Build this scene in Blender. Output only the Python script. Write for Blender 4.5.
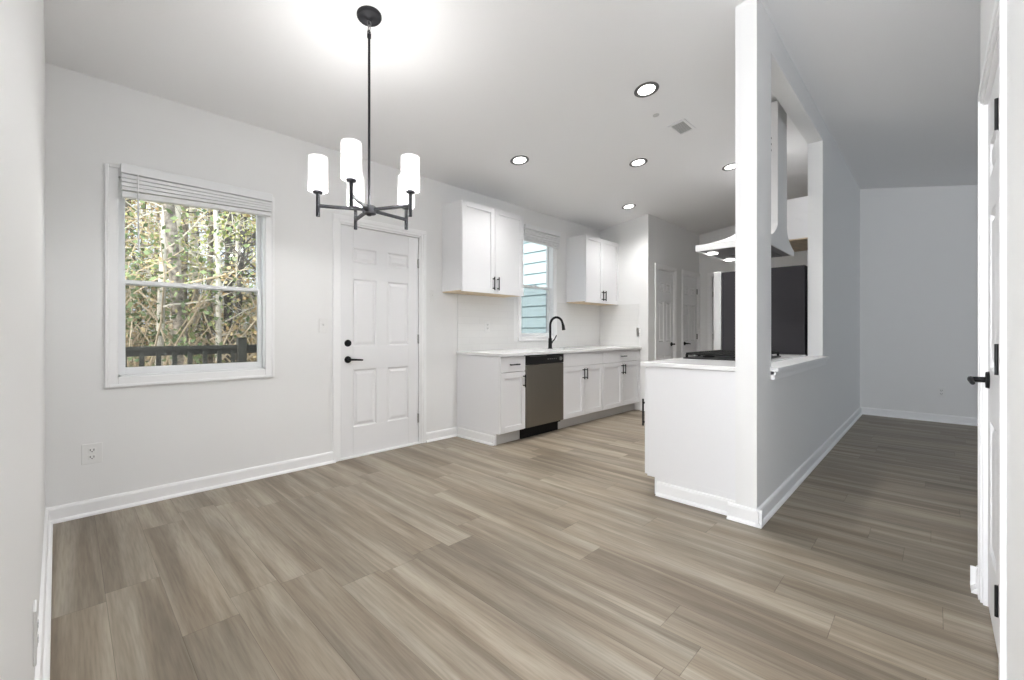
import bpy, bmesh, math, random
from mathutils import Vector, Matrix
random.seed(7)
D = bpy.data
SC = bpy.context.scene
for o in list(D.objects):
    D.objects.remove(o)
COL = SC.collection
PI = math.pi

# ------------------------------------------------------------------ camera
YAW = 44.356
cam_d = D.cameras.new('camera')
cam = D.objects.new('camera', cam_d)
COL.objects.link(cam)
cam_d.sensor_width = 36.0
cam_d.lens = 432.78 / 1024 * 36.0
cam_d.shift_y = -7.84 / 1024
cam_d.clip_start = 0.01
cam_d.clip_end = 200
cam.location = (0, 0, 1.1142)
cam.rotation_euler = (PI / 2, 0, math.radians(YAW - 90))
SC.camera = cam

# ------------------------------------------------------------------ world, sun, exposure
wd = D.worlds.new('sky')
SC.world = wd
wd.use_nodes = True
bg = wd.node_tree.nodes['Background']
bg.inputs[0].default_value = (0.80, 0.90, 1.0, 1)
bg.inputs[1].default_value = 1.15
sun_d = D.lights.new('sun', 'SUN')
sun_d.energy = 4.0
sun_d.angle = math.radians(3)
sun_d.color = (1.0, 0.96, 0.88)
sun = D.objects.new('sun', sun_d)
COL.objects.link(sun)
sun.rotation_euler = Vector((0.72, 0.16, -0.68)).to_track_quat('-Z', 'Y').to_euler()
vs = SC.view_settings
vs.view_transform = 'Standard'
vs.look = 'None'
vs.gamma = 1
vs.use_curve_mapping = False
vs.exposure = 0.64
P_BULB = 15.0      # each chandelier bulb, W
P_BULB_DOWN = 42.0
P_ENTRY_FILL = 245.0     # fill lamp added behind the camera to brighten post and ceiling
P_CAN = 46.0      # each recessed light
P_DAY = 3.0      # daylight through each wide window of the side room

# ------------------------------------------------------------------ materials
MATS = {}
def mat(name, col, rough=0.5, metal=0.0, spec=0.5, bump=None, noise=None):
    m = D.materials.new(name)
    m.use_nodes = True
    nt = m.node_tree
    b = nt.nodes['Principled BSDF']
    b.inputs['Base Color'].default_value = (*col, 1)
    b.inputs['Roughness'].default_value = rough
    b.inputs['Metallic'].default_value = metal
    b.inputs['Specular IOR Level'].default_value = spec
    if noise:
        sc, amt = noise
        tc = nt.nodes.new('ShaderNodeTexCoord')
        n = nt.nodes.new('ShaderNodeTexNoise')
        n.inputs['Scale'].default_value = sc
        n.inputs['Detail'].default_value = 4
        r = nt.nodes.new('ShaderNodeValToRGB')
        r.color_ramp.elements[0].position = 0.35
        r.color_ramp.elements[1].position = 0.65
        r.color_ramp.elements[0].color = (*[c * (1 - amt) for c in col], 1)
        r.color_ramp.elements[1].color = (*[min(1, c * (1 + amt)) for c in col], 1)
        nt.links.new(tc.outputs['Object'], n.inputs['Vector'])
        nt.links.new(n.outputs['Fac'], r.inputs['Fac'])
        nt.links.new(r.outputs['Color'], b.inputs['Base Color'])
    if bump:
        sc, st = bump
        tc = nt.nodes.new('ShaderNodeTexCoord')
        n = nt.nodes.new('ShaderNodeTexNoise')
        n.inputs['Scale'].default_value = sc
        n.inputs['Detail'].default_value = 3
        bp = nt.nodes.new('ShaderNodeBump')
        bp.inputs['Strength'].default_value = st
        bp.inputs['Distance'].default_value = 0.002
        nt.links.new(tc.outputs['Object'], n.inputs['Vector'])
        nt.links.new(n.outputs['Fac'], bp.inputs['Height'])
        nt.links.new(bp.outputs['Normal'], b.inputs['Normal'])
    MATS[name] = m
    return m

mat('wall_paint', (0.858, 0.858, 0.855), 0.6, spec=0.3, bump=(180, 0.12))
mat('ceiling_paint', (0.93, 0.93, 0.935), 0.8, spec=0.2, bump=(120, 0.2))
mat('trim_paint', (0.93, 0.93, 0.935), 0.35, spec=0.4)
mat('door_paint', (0.86, 0.86, 0.87), 0.4, spec=0.4)
mat('cabinet_paint', (0.86, 0.86, 0.875), 0.38, spec=0.4)
mat('cabinet_wood', (0.72, 0.58, 0.40), 0.5, noise=(14, 0.15))
mat('toe_board', (0.60, 0.59, 0.57), 0.5)
mat('quartz', (0.86, 0.86, 0.86), 0.18, spec=0.5, noise=(9, 0.025))
mat('black_metal', (0.010, 0.010, 0.011), 0.45, spec=0.25)
mat('dark_bronze', (0.022, 0.022, 0.026), 0.45, metal=0.3, spec=0.35)
mat('matte_black', (0.008, 0.008, 0.009), 0.5, spec=0.2)
mat('black_plastic', (0.014, 0.014, 0.015), 0.4, spec=0.3)
mat('satin_nickel', (0.45, 0.45, 0.44), 0.35, metal=0.9)
mat('vinyl_white', (0.86, 0.87, 0.88), 0.3)
mat('plate_white', (0.84, 0.84, 0.83), 0.3)
mat('slot_dark', (0.10, 0.10, 0.10), 0.5)
mat('fridge_side', (0.040, 0.038, 0.043), 0.6, spec=0.25, bump=(220, 0.35))
mat('iron', (0.012, 0.012, 0.012), 0.7, spec=0.25)
mat('deck_wood', (0.10, 0.10, 0.085), 0.8, noise=(8, 0.25))
mat('bark_grey', (0.34, 0.30, 0.26), 0.9, noise=(9, 0.55))
mat('bark_pale', (0.78, 0.74, 0.66), 0.9, noise=(5, 0.25))
mat('bark_dark', (0.14, 0.13, 0.12), 0.9, noise=(7, 0.4))
mat('twig_tan', (0.72, 0.60, 0.44), 0.9, noise=(5, 0.2))
mat('forest_floor', (0.52, 0.42, 0.29), 1.0, noise=(3, 0.4))
mat('hood_white', (0.82, 0.82, 0.815), 0.4)
mat('filter_grey', (0.22, 0.22, 0.23), 0.4, metal=0.7)
mat('chain_metal', (0.20, 0.20, 0.20), 0.3, metal=0.9)
mat('vent_dark', (0.26, 0.26, 0.26), 0.6)
mat('concrete', (0.5, 0.5, 0.48), 0.9, noise=(4, 0.1))

def brushed(name, col, rough, sx, sy, sz):
    m = mat(name, col, rough, metal=0.85)
    nt = m.node_tree
    b = nt.nodes['Principled BSDF']
    tc = nt.nodes.new('ShaderNodeTexCoord')
    mp = nt.nodes.new('ShaderNodeMapping')
    mp.inputs['Scale'].default_value = (sx, sy, sz)
    n = nt.nodes.new('ShaderNodeTexNoise')
    n.inputs['Scale'].default_value = 4
    r = nt.nodes.new('ShaderNodeMapRange')
    r.inputs['To Min'].default_value = rough - 0.08
    r.inputs['To Max'].default_value = rough + 0.12
    nt.links.new(tc.outputs['Object'], mp.inputs['Vector'])
    nt.links.new(mp.outputs['Vector'], n.inputs['Vector'])
    nt.links.new(n.outputs['Fac'], r.inputs['Value'])
    nt.links.new(r.outputs['Result'], b.inputs['Roughness'])
    return m
brushed('stainless', (0.25, 0.23, 0.20), 0.38, 60, 60, 1.2)
brushed('stainless_bright', (0.72, 0.72, 0.72), 0.3, 60, 60, 1.2)

def emit(name, col, s):
    m = D.materials.new(name)
    m.use_nodes = True
    nt = m.node_tree
    nt.nodes.clear()
    e = nt.nodes.new('ShaderNodeEmission')
    e.inputs[0].default_value = (*col, 1)
    e.inputs[1].default_value = s
    o = nt.nodes.new('ShaderNodeOutputMaterial')
    nt.links.new(e.outputs[0], o.inputs[0])
    MATS[name] = m
emit('bulb_glow', (1, 0.97, 0.93), 6.0)
emit('can_glow', (1, 0.98, 0.95), 6.0)

def thin(name, parts, tcol=(1, 1, 1)):
    """mix of transparent with a second shader: parts = (kind, colour, fac)"""
    m = D.materials.new(name)
    m.use_nodes = True
    nt = m.node_tree
    nt.nodes.clear()
    o = nt.nodes.new('ShaderNodeOutputMaterial')
    t = nt.nodes.new('ShaderNodeBsdfTransparent')
    t.inputs[0].default_value = (*tcol, 1)
    cur = t.outputs[0]
    for kind, col, fac in parts:
        s = nt.nodes.new({'gloss': 'ShaderNodeBsdfGlossy', 'diff': 'ShaderNodeBsdfDiffuse', 'trans': 'ShaderNodeBsdfTranslucent'}[kind])
        s.inputs[0].default_value = (*col, 1)
        if kind == 'gloss':
            s.inputs['Roughness'].default_value = 0.03
        mx = nt.nodes.new('ShaderNodeMixShader')
        mx.inputs[0].default_value = fac
        nt.links.new(cur, mx.inputs[1])
        nt.links.new(s.outputs[0], mx.inputs[2])
        cur = mx.outputs[0]
    nt.links.new(cur, o.inputs[0])
    MATS[name] = m
thin('window_glass', [('gloss', (1, 1, 1), 0.02)], (0.97, 0.98, 0.98))
thin('insect_screen', [('diff', (0.012, 0.012, 0.012), 0.28)])
thin('shade_glass', [('trans', (1, 1, 1), 0.22), ('gloss', (1, 1, 1), 0.10)])

def floor_material():
    m = D.materials.new('vinyl_planks')
    m.use_nodes = True
    nt = m.node_tree
    L = nt.links.new
    N = lambda t: nt.nodes.new('ShaderNode' + t)
    b = nt.nodes['Principled BSDF']
    b.inputs['Roughness'].default_value = 0.42
    b.inputs['Specular IOR Level'].default_value = 0.35
    tc = N('TexCoord')
    sp = N('Separate' + 'XYZ')
    L(tc.outputs['Object'], sp.inputs[0])
    def M(op, a, bb=None, c=None):
        n = N('Math'); n.operation = op
        for i, v in enumerate((a, bb, c)):
            if v is None: continue
            if isinstance(v, (int, float)): n.inputs[i].default_value = v
            else: L(v, n.inputs[i])
        return n.outputs[0]
    PW, PL = 0.182, 1.22
    u = M('DIVIDE', M('ADD', sp.outputs['X'], 20.03), PW)
    row = M('FLOOR', u)
    fu = M('FRACT', u)
    wn = N('TexWhiteNoise'); wn.noise_dimensions = '1D'
    L(row, wn.inputs['W'])
    v = M('ADD', M('DIVIDE', M('ADD', sp.outputs['Y'], 20.0), PL), M('MULTIPLY', wn.outputs['Value'], 7.3))
    colid = M('FLOOR', v)
    fv = M('FRACT', v)
    wn2 = N('TexWhiteNoise'); wn2.noise_dimensions = '2D'
    cb = N('CombineXYZ'); L(row, cb.inputs[0]); L(colid, cb.inputs[1])
    L(cb.outputs[0], wn2.inputs['Vector'])
    rnd = wn2.outputs['Value']
    # grain coordinates, shifted per plank
    gc = N('CombineXYZ')
    L(M('MULTIPLY', sp.outputs['X'], 1.0), gc.inputs[0])
    L(M('MULTIPLY', sp.outputs['Y'], 0.055), gc.inputs[1])
    L(M('MULTIPLY', rnd, 37.0), gc.inputs[2])
    n1 = N('TexNoise'); n1.inputs['Scale'].default_value = 11; n1.inputs['Detail'].default_value = 5; n1.inputs['Roughness'].default_value = 0.55
    n1.inputs['Distortion'].default_value = 0.5
    L(gc.outputs[0], n1.inputs['Vector'])
    gc2 = N('CombineXYZ')
    L(sp.outputs['X'], gc2.inputs[0]); L(M('MULTIPLY', sp.outputs['Y'], 0.05), gc2.inputs[1]); L(M('MULTIPLY', rnd, 11.0), gc2.inputs[2])
    n2 = N('TexNoise'); n2.inputs['Scale'].default_value = 130; n2.inputs['Detail'].default_value = 3
    L(gc2.outputs[0], n2.inputs['Vector'])
    gc3 = N('CombineXYZ')
    L(sp.outputs['X'], gc3.inputs[0]); L(M('MULTIPLY', sp.outputs['Y'], 0.25), gc3.inputs[1]); L(M('MULTIPLY', rnd, 5.0), gc3.inputs[2])
    n3 = N('TexNoise'); n3.inputs['Scale'].default_value = 4.5; n3.inputs['Detail'].default_value = 2
    L(gc3.outputs[0], n3.inputs['Vector'])
    r1 = N('ValToRGB')
    e = r1.color_ramp.elements
    e[0].position = 0.34; e[0].color = FLOOR_DARK
    e[1].position = 0.65; e[1].color = FLOOR_LIGHT
    k = e.new(0.5); k.color = FLOOR_MID
    L(n1.outputs['Fac'], r1.inputs['Fac'])
    mx = N('Mix'); mx.data_type = 'RGBA'; mx.blend_type = 'MULTIPLY'; mx.inputs[0].default_value = 0.5
    r2 = N('ValToRGB'); r2.color_ramp.elements[0].position = 0.3; r2.color_ramp.elements[1].position = 0.6
    r2.color_ramp.elements[0].color = (0.62, 0.60, 0.58, 1)
    L(n2.outputs['Fac'], r2.inputs['Fac'])
    L(r1.outputs[0], mx.inputs[6]); L(r2.outputs[0], mx.inputs[7])
    # cooler greyer zones within planks and plank to plank tone
    mx2 = N('Mix'); mx2.data_type = 'RGBA'; mx2.blend_type = 'MULTIPLY'; mx2.inputs[0].default_value = 0.45
    r3 = N('ValToRGB'); r3.color_ramp.elements[0].position = 0.35; r3.color_ramp.elements[1].position = 0.65
    r3.color_ramp.elements[0].color = (0.86, 0.90, 0.93, 1); r3.color_ramp.elements[1].color = (1.0, 0.97, 0.93, 1)
    L(n3.outputs['Fac'], r3.inputs['Fac'])
    L(mx.outputs[2], mx2.inputs[6]); L(r3.outputs[0], mx2.inputs[7])
    hs = N('HueSaturation')
    L(M('ADD', M('MULTIPLY', rnd, 0.13), 0.94), hs.inputs['Value'])
    L(mx2.outputs[2], hs.inputs['Color'])
    seam = M('MAXIMUM', M('LESS_THAN', fu, 0.010), M('LESS_THAN', fv, 0.0018))
    mx3 = N('Mix'); mx3.data_type = 'RGBA'; mx3.blend_type = 'MULTIPLY'
    L(M('MULTIPLY', seam, 0.55), mx3.inputs[0])
    L(hs.outputs[0], mx3.inputs[6]); mx3.inputs[7].default_value = (0.3, 0.27, 0.24, 1)
    L(mx3.outputs[2], b.inputs['Base Color'])
    bp = N('Bump'); bp.inputs['Strength'].default_value = 0.12; bp.inputs['Distance'].default_value = 0.002
    L(n2.outputs['Fac'], bp.inputs['Height']); L(bp.outputs[0], b.inputs['Normal'])
    MATS['vinyl_planks'] = m
FLOOR_DARK = (0.196, 0.158, 0.117, 1)
FLOOR_MID = (0.284, 0.238, 0.182, 1)
FLOOR_LIGHT = (0.385, 0.334, 0.265, 1)
floor_material()

def tile_material():
    m = D.materials.new('subway_tile')
    m.use_nodes = True
    nt = m.node_tree
    L = nt.links.new
    b = nt.nodes['Principled BSDF']
    b.inputs['Roughness'].default_value = 0.15
    tc = nt.nodes.new('ShaderNodeTexCoord')
    sp = nt.nodes.new('ShaderNodeSeparateXYZ'); L(tc.outputs['Object'], sp.inputs[0])
    ad = nt.nodes.new('ShaderNodeMath'); ad.operation = 'ADD'; L(sp.outputs[0], ad.inputs[0]); L(sp.outputs[1], ad.inputs[1])
    cb = nt.nodes.new('ShaderNodeCombineXYZ'); L(ad.outputs[0], cb.inputs[0]); L(sp.outputs[2], cb.inputs[1])
    br = nt.nodes.new('ShaderNodeTexBrick')
    br.inputs['Scale'].default_value = 1.0
    br.inputs['Brick Width'].default_value = 0.30
    br.inputs['Row Height'].default_value = 0.076
    br.inputs['Mortar Size'].default_value = 0.0018
    br.inputs['Color1'].default_value = (0.84, 0.84, 0.83, 1)
    br.inputs['Color2'].default_value = (0.82, 0.82, 0.81, 1)
    br.inputs['Mortar'].default_value = (0.78, 0.78, 0.77, 1)
    L(cb.outputs[0], br.inputs['Vector'])
    L(br.outputs['Color'], b.inputs['Base Color'])
    bp = nt.nodes.new('ShaderNodeBump'); bp.invert = True
    bp.inputs['Strength'].default_value = 0.15; bp.inputs['Distance'].default_value = 0.002
    L(br.outputs['Fac'], bp.inputs['Height']); L(bp.outputs[0], b.inputs['Normal'])
    MATS['subway_tile'] = m
tile_material()
mat('blue_siding', (0.44, 0.56, 0.61), 0.7, noise=(3, 0.05))
def leafy(name, c1, c2):
    m = mat(name, c1, 0.8)
    nt = m.node_tree
    b = nt.nodes['Principled BSDF']
    g = nt.nodes.new('ShaderNodeNewGeometry')
    r = nt.nodes.new('ShaderNodeValToRGB')
    r.color_ramp.elements[0].color = (*c1, 1); r.color_ramp.elements[1].color = (*c2, 1)
    nt.links.new(g.outputs['Random Per Island'], r.inputs['Fac'])
    nt.links.new(r.outputs[0], b.inputs['Base Color'])
leafy('leaves_green', (0.36, 0.42, 0.12), (0.72, 0.72, 0.34))
leafy('leaves_tan', (0.45, 0.31, 0.15), (0.85, 0.70, 0.42))
leafy('leaves_dark', (0.10, 0.16, 0.07), (0.34, 0.42, 0.20))

# ------------------------------------------------------------------ mesh helpers
class MB:
    """collects shapes; T maps local coordinates to the room's"""
    def __init__(self, T=None):
        self.v = []; self.f = []; self.T = T
    def add(self, vs, fs):
        n = len(self.v)
        self.v += [Vector(self.T(*p)) if self.T else Vector(p) for p in vs]
        self.f += [tuple(i + n for i in f) for f in fs]
        return self
    def box(self, x0, x1, y0, y1, z0, z1):
        vs = [(x, y, z) for x in (x0, x1) for y in (y0, y1) for z in (z0, z1)]
        return self.add(vs, [(0, 1, 3, 2), (4, 6, 7, 5), (0, 4, 5, 1), (2, 3, 7, 6), (0, 2, 6, 4), (1, 5, 7, 3)])
    def prism(self, poly, axis, a, b):
        """poly = 2D points in the plane across axis; order (y,z), (x,z) or (x,y)"""
        def P(p, t):
            return {'x': (t, p[0], p[1]), 'y': (p[0], t, p[1]), 'z': (p[0], p[1], t)}[axis]
        n = len(poly)
        vs = [P(p, a) for p in poly] + [P(p, b) for p in poly]
        fs = [tuple(range(n)), tuple(range(2 * n - 1, n - 1, -1))]
        fs += [(i, (i + 1) % n, (i + 1) % n + n, i + n) for i in range(n)]
        return self.add(vs, fs)
    def tube(self, pts, r, n=10, caps=True):
        pts = [Vector(p) for p in pts]
        rs = r if isinstance(r, (list, tuple)) else [r] * len(pts)
        vs = []; fs = []
        ref = None
        for i, p in enumerate(pts):
            t = (pts[min(i + 1, len(pts) - 1)] - pts[max(i - 1, 0)]).normalized()
            if ref is None:
                ref = Vector((0, 0, 1)) if abs(t.z) < 0.9 else Vector((1, 0, 0))
            a = (ref - t * ref.dot(t)).normalized(); ref = a
            b = t.cross(a)
            for k in range(n):
                q = 2 * PI * k / n
                vs.append(tuple(p + (a * math.cos(q) + b * math.sin(q)) * rs[i]))
        for i in range(len(pts) - 1):
            for k in range(n):
                fs.append((i * n + k, i * n + (k + 1) % n, (i + 1) * n + (k + 1) % n, (i + 1) * n + k))
        if caps:
            fs.append(tuple(range(n - 1, -1, -1)))
            fs.append(tuple((len(pts) - 1) * n + k for k in range(n)))
        return self.add(vs, fs)
    def lathe(self, prof, c=(0, 0, 0), n=28, M=None, closed=False):
        """prof = (radius, height) pairs about +z at c; M rotates it"""
        vs = []; fs = []
        for r, z in prof:
            for k in range(n):
                q = 2 * PI * k / n
                p = Vector((max(r, 1e-5) * math.cos(q), max(r, 1e-5) * math.sin(q), z))
                if M: p = M @ p
                vs.append(tuple(p + Vector(c)))
        m = len(prof)
        for i in range(m - 1 if not closed else m):
            j = (i + 1) % m
            for k in range(n):
                fs.append((i * n + k, i * n + (k + 1) % n, j * n + (k + 1) % n, j * n + k))
        return self.add(vs, fs)

ROOT = {}
def obj(name, mb, m, parent=None, bevel=0.0, smooth=False, label=None):
    me = D.meshes.new(name)
    if parent is not None:
        org = ROOT[parent]
    else:
        xs = [v.x for v in mb.v]; ys = [v.y for v in mb.v]; zs = [v.z for v in mb.v]
        org = Vector(((min(xs) + max(xs)) / 2, (min(ys) + max(ys)) / 2, min(zs)))
    me.from_pydata([tuple(v - org) for v in mb.v], [], mb.f)
    bm = bmesh.new(); bm.from_mesh(me)
    bmesh.ops.recalc_face_normals(bm, faces=bm.faces)
    bm.to_mesh(me); bm.free()
    me.materials.append(MATS[m])
    o = D.objects.new(name, me)
    COL.objects.link(o)
    ROOT[o] = org
    if parent is not None:
        o.parent = parent
    else:
        o.location = org
    if smooth:
        for p in me.polygons: p.use_smooth = True
        try: me.set_sharp_from_angle(angle=math.radians(40))
        except Exception: pass
    if bevel:
        b = o.modifiers.new('bevel', 'BEVEL')
        b.width = bevel; b.segments = 2; b.limit_method = 'ANGLE'; b.angle_limit = math.radians(40)
    if label: o['label'] = label
    return o
def thing(name, label, cat, loc, group=None, kind=None):
    o = D.objects.new(name, None)
    o.empty_display_size = 0.05
    COL.objects.link(o)
    o.location = loc
    ROOT[o] = Vector(loc)
    tag(o, label, cat, group, kind)
    return o
def tag(o, label=None, cat=None, group=None, kind=None):
    if label: o['label'] = label
    if cat: o['category'] = cat
    if group: o['group'] = group
    if kind: o['kind'] = kind
    return o
def struct(name, mb, m, label, cat, bevel=0.0):
    return tag(obj(name, mb, m, bevel=bevel), label, cat, None, 'structure')
def copy_tree(o, parent=None):
    c = o.copy(); COL.objects.link(c)
    if parent: c.parent = parent
    ROOT[c] = ROOT[o]
    for ch in list(o.children): copy_tree(ch, c)
    return c

# ------------------------------------------------------------------ room numbers
YN = 3.69          # wall with the window and the back door
XE = 7.55          # far wall
YS = -0.14         # wall with the near door
YP0, YP1 = 0.735, 0.85   # partition faces
XP = 2.77          # partition's near end
YR = 0.72; ZR = 3.065; SL = 0.13; SR = 0.185
YL = -4.6          # living room's far side
zc = lambda y: ZR - SL * (y - YR) if y > YR else ZR - SR * (YR - y)
LX = lambda y: -0.097 + 0.0141 * (YN - y)     # left wall runs very slightly askew

north = lambda s, t, z: (s, YN - t, z)
closet = lambda s, t, z: (s, 2.89 - t, z)
south = lambda s, t, z: (s, YS + t, z)
east = lambda s, t, z: (XE - t, s, z)

# ------------------------------------------------------------------ floor, ceiling, walls
struct('floor', MB().box(-3.1, XE + .15, YL - .15, YN + .12, -0.1, 0.0), 'vinyl_planks', 'greige wood-look plank floor running through the whole room', 'floor')
D.objects['floor'].data.transform(Matrix.Translation(Vector()))
cl = MB()
ye = YL - .15
cl.prism([(YN + .12, zc(YN + .12)), (YR, ZR), (ye, zc(ye)), (ye, 3.35), (YN + .12, 3.35)], 'x', -3.1, XE + .15)
struct('ceiling', cl, 'ceiling_paint', 'white vaulted ceiling with its ridge over the partition wall', 'ceiling')
HT = 3.2
def wall_with_holes(mb, a0, a1, t0, t1, z0, z1, holes):
    """wall in (s,t,z) with rectangular holes (s0,s1,z0,z1) sorted by s"""
    s = a0
    for h0, h1, hz0, hz1 in holes:
        mb.box(s, h0, t0, t1, z0, z1)
        if hz0 > z0: mb.box(h0, h1, t0, t1, z0, hz0)
        mb.box(h0, h1, t0, t1, hz1, z1)
        s = h1
    mb.box(s, a1, t0, t1, z0, z1)
    return mb
W1 = (0.215, 1.053, 0.83, 2.10)
W2 = (3.93, 4.575, 1.06, 2.42)
D1 = (1.636, 2.46, 0.0, 2.07)
struct('wall_north', wall_with_holes(MB(north), -0.5, XE + .12, -0.12, 0, 0, HT, [W1, D1, W2]), 'wall_paint', 'white wall with the wooded window, back door and sink window', 'wall')
wl = MB()
wl.prism([(LX(YN), YN), (LX(.72), .72), (-0.17, .72), (-0.17, YN)], 'z', 0, HT)
wl.prism([(LX(.72), .72), (LX(-.13), -.13), (-0.17, -.13), (-0.17, .72)], 'z', 2.88, HT)
struct('wall_west', wl, 'wall_paint', 'white side wall at the left edge of the photo', 'wall')
D2 = (1.86, 2.62, 0.0, 2.05)
ws = wall_with_holes(MB(south), LX(0) + .0, 2.755, -0.12, 0, 0, HT, [D2])
struct('wall_south', ws, 'wall_paint', 'white wall around the near door at the right edge', 'wall')
D3 = (5.96, 6.55, 0.0, 2.05)
D4 = (6.88, 7.485, 0.0, 2.05)
D5 = (1.93, 2.69, 0.0, 2.05)
struct('wall_closet', wall_with_holes(MB(closet), 5.70, XE, -0.8, 0, 0, HT, [D3, D4]), 'wall_paint', 'pale wall with two narrow closet doors beyond the kitchen, white end beside the sink run', 'wall')
struct('wall_east', wall_with_holes(MB(east), YL - .15, 2.93, -0.12, 0, 0, HT, [D5]), 'wall_paint', 'far end wall behind kitchen and side room', 'wall')
# entry room behind the camera, open to this one, its far wall opened for an added fill lamp
struct('wall_entry_north', MB().box(-3.1, -0.17, 1.5, 1.62, 0, HT), 'wall_paint', 'entry room side wall behind the camera', 'wall')
struct('wall_entry_south', MB().box(-3.1, LX(0), YS - .12, YS, 0, HT), 'wall_paint', 'entry room wall beside the camera', 'wall')
struct('wall_entry_west', wall_with_holes(MB(lambda s, t, z: (-3.0 + t, s, z)), YS - .12, 1.62, -0.12, 0, 0, HT, [(0.0, 1.4, .4, 2.2)]), 'wall_paint', 'entry room wall behind the camera with an opening added for the fill lamp', 'wall')
ld = D.lights.new('daylight', 'AREA'); ld.shape = 'RECTANGLE'; ld.size = 1.4; ld.size_y = 1.8; ld.energy = P_ENTRY_FILL; ld.color = (.95, .97, 1.0)  # added area lamp, brightens post and ceiling; no known window here
lo = D.objects.new('entry_fill_lamp', ld); COL.objects.link(lo); lo.location = (-3.06, .7, 1.3); lo.rotation_euler = Vector((1, 0, 1.9)).to_track_quat('-Z', 'Y').to_euler()
# partition with its pass-through
OP = (3.075, 4.812, 0.87, 2.868)
pw = MB()
pw.box(XP, OP[0], YP0, YP1, 0, HT)
pw.box(OP[0], OP[1], YP0, YP1, 0, OP[2]); pw.box(OP[0], OP[1], YP0, YP1, OP[3], HT)
pw.box(OP[1], XE, YP0, YP1, 0, HT)
struct('wall_partition', pw, 'wall_paint', 'white partition wall with tall pass-through opening and square end post', 'wall')
# side room out of view, with the windows that light it
ls = wall_with_holes(MB(lambda s, t, z: (s, YL + t, z)), 1.0, XE + .12, -0.12, 0, 0, HT, [(3.3, 4.9, 0.5, 2.3), (5.6, 7.2, 0.5, 2.3)])
struct('wall_living_south', ls, 'wall_paint', 'side room wall with two wide windows', 'wall')
struct('wall_living_west', MB().box(1.0, 1.12, YL, YS - .12, 0, HT), 'wall_paint', 'side room wall behind the near door', 'wall')

for wx in (4.1, 6.4):
    ld = D.lights.new('daylight', 'AREA'); ld.shape = 'RECTANGLE'; ld.size = 1.6; ld.size_y = 1.8; ld.energy = P_DAY; ld.color = (.78, .89, 1.0)
    lo = D.objects.new('window_daylight', ld); COL.objects.link(lo); lo.location = (wx, YL - .06, 1.4); lo.rotation_euler = Vector((0, 1, 0)).to_track_quat('-Z', 'Y').to_euler()
# baseboards with quarter-round shoe
def baseboard(mb, s0, s1):
    prof = [(0, 0), (0.030, 0), (0.028, 0.010), (0.020, 0.018), (0.014, 0.020), (0.014, 0.078), (0.010, 0.090), (0.0, 0.095)]
    n = len(prof)
    vs = [(s0, t, z) for t, z in prof] + [(s1, t, z) for t, z in prof]
    fs = [tuple(range(n)), tuple(range(2 * n - 1, n - 1, -1))] + [(i, (i + 1) % n, (i + 1) % n + n, i + n) for i in range(n)]
    mb.add(vs, fs)
    return mb
b = MB(north); baseboard(b, LX(YN) + .0, 1.592); baseboard(b, 2.522, 2.92)
struct('baseboard_north', b, 'trim_paint', 'white baseboard under the window and beside the back door', 'baseboard')
b = MB(lambda s, t, z: (LX(s) + t, s, z)); baseboard(b, 1.12, YN)
struct('baseboard_west', b, 'trim_paint', 'white baseboard along the left wall', 'baseboard')
b = MB(south); baseboard(b, 2.695, 2.785)
b2 = MB(lambda s, t, z: (2.755 + t, s, z)); baseboard(b2, YS - .12, YS + .03); b.v += b2.v; b.f += [tuple(i + 16 for i in f) for f in b2.f]
struct('baseboard_south', b, 'trim_paint', 'short white baseboard wrapping the wall corner beside the near door', 'baseboard')
b = MB(lambda s, t, z: (s, YP0 - t, z)); baseboard(b, XP - .03, XE)
n0 = len(b.v)
b2 = MB(lambda s, t, z: (XP - t, s, z)); baseboard(b2, YP0 - .03, 0.89); b.f += [tuple(i + n0 for i in f) for f in b2.f]; b.v += b2.v
struct('baseboard_partition', b, 'trim_paint', 'white baseboard around the foot of the partition wall', 'baseboard')
b = MB(east); baseboard(b, YL, YP0)
struct('baseboard_east', b, 'trim_paint', 'white baseboard along the far wall of the side room', 'baseboard')
b = MB(lambda s, t, z: (5.70 - t, s, z)); baseboard(b, 2.86, 3.0)
b2 = MB(closet); baseboard(b2, 5.67, 5.89); baseboard(b2, 6.62, 6.81); b.f += [tuple(i + 16 for i in f) for f in b2.f]; b.v += b2.v
struct('baseboard_closet', b, 'trim_paint', 'white baseboard pieces by the closet doors', 'baseboard')

# ------------------------------------------------------------------ doors
def frustum(mb, s0, s1, z0, z1, tb, i1, tt):
    """raised panel field: base rectangle at tb, top inset i1 at tt"""
    a = [(s0, tb, z0), (s1, tb, z0), (s1, tb, z1), (s0, tb, z1)]
    c = [(s0 + i1, tt, z0 + i1), (s1 - i1, tt, z0 + i1), (s1 - i1, tt, z1 - i1), (s0 + i1, tt, z1 - i1)]
    mb.add(a + c, [(4, 5, 6, 7)] + [(i, (i + 1) % 4, (i + 1) % 4 + 4, i + 4) for i in range(4)])
def moulding(mb, s0, s1, z0, z1, tt, i1, tb):
    frustum2 = [(s0, tt, z0), (s1, tt, z0), (s1, tt, z1), (s0, tt, z1)]
    c = [(s0 + i1, tb, z0 + i1), (s1 - i1, tb, z0 + i1), (s1 - i1, tb, z1 - i1), (s0 + i1, tb, z1 - i1)]
    mb.add(frustum2 + c, [(i, (i + 1) % 4, (i + 1) % 4 + 4, i + 4) for i in range(4)])
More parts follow.
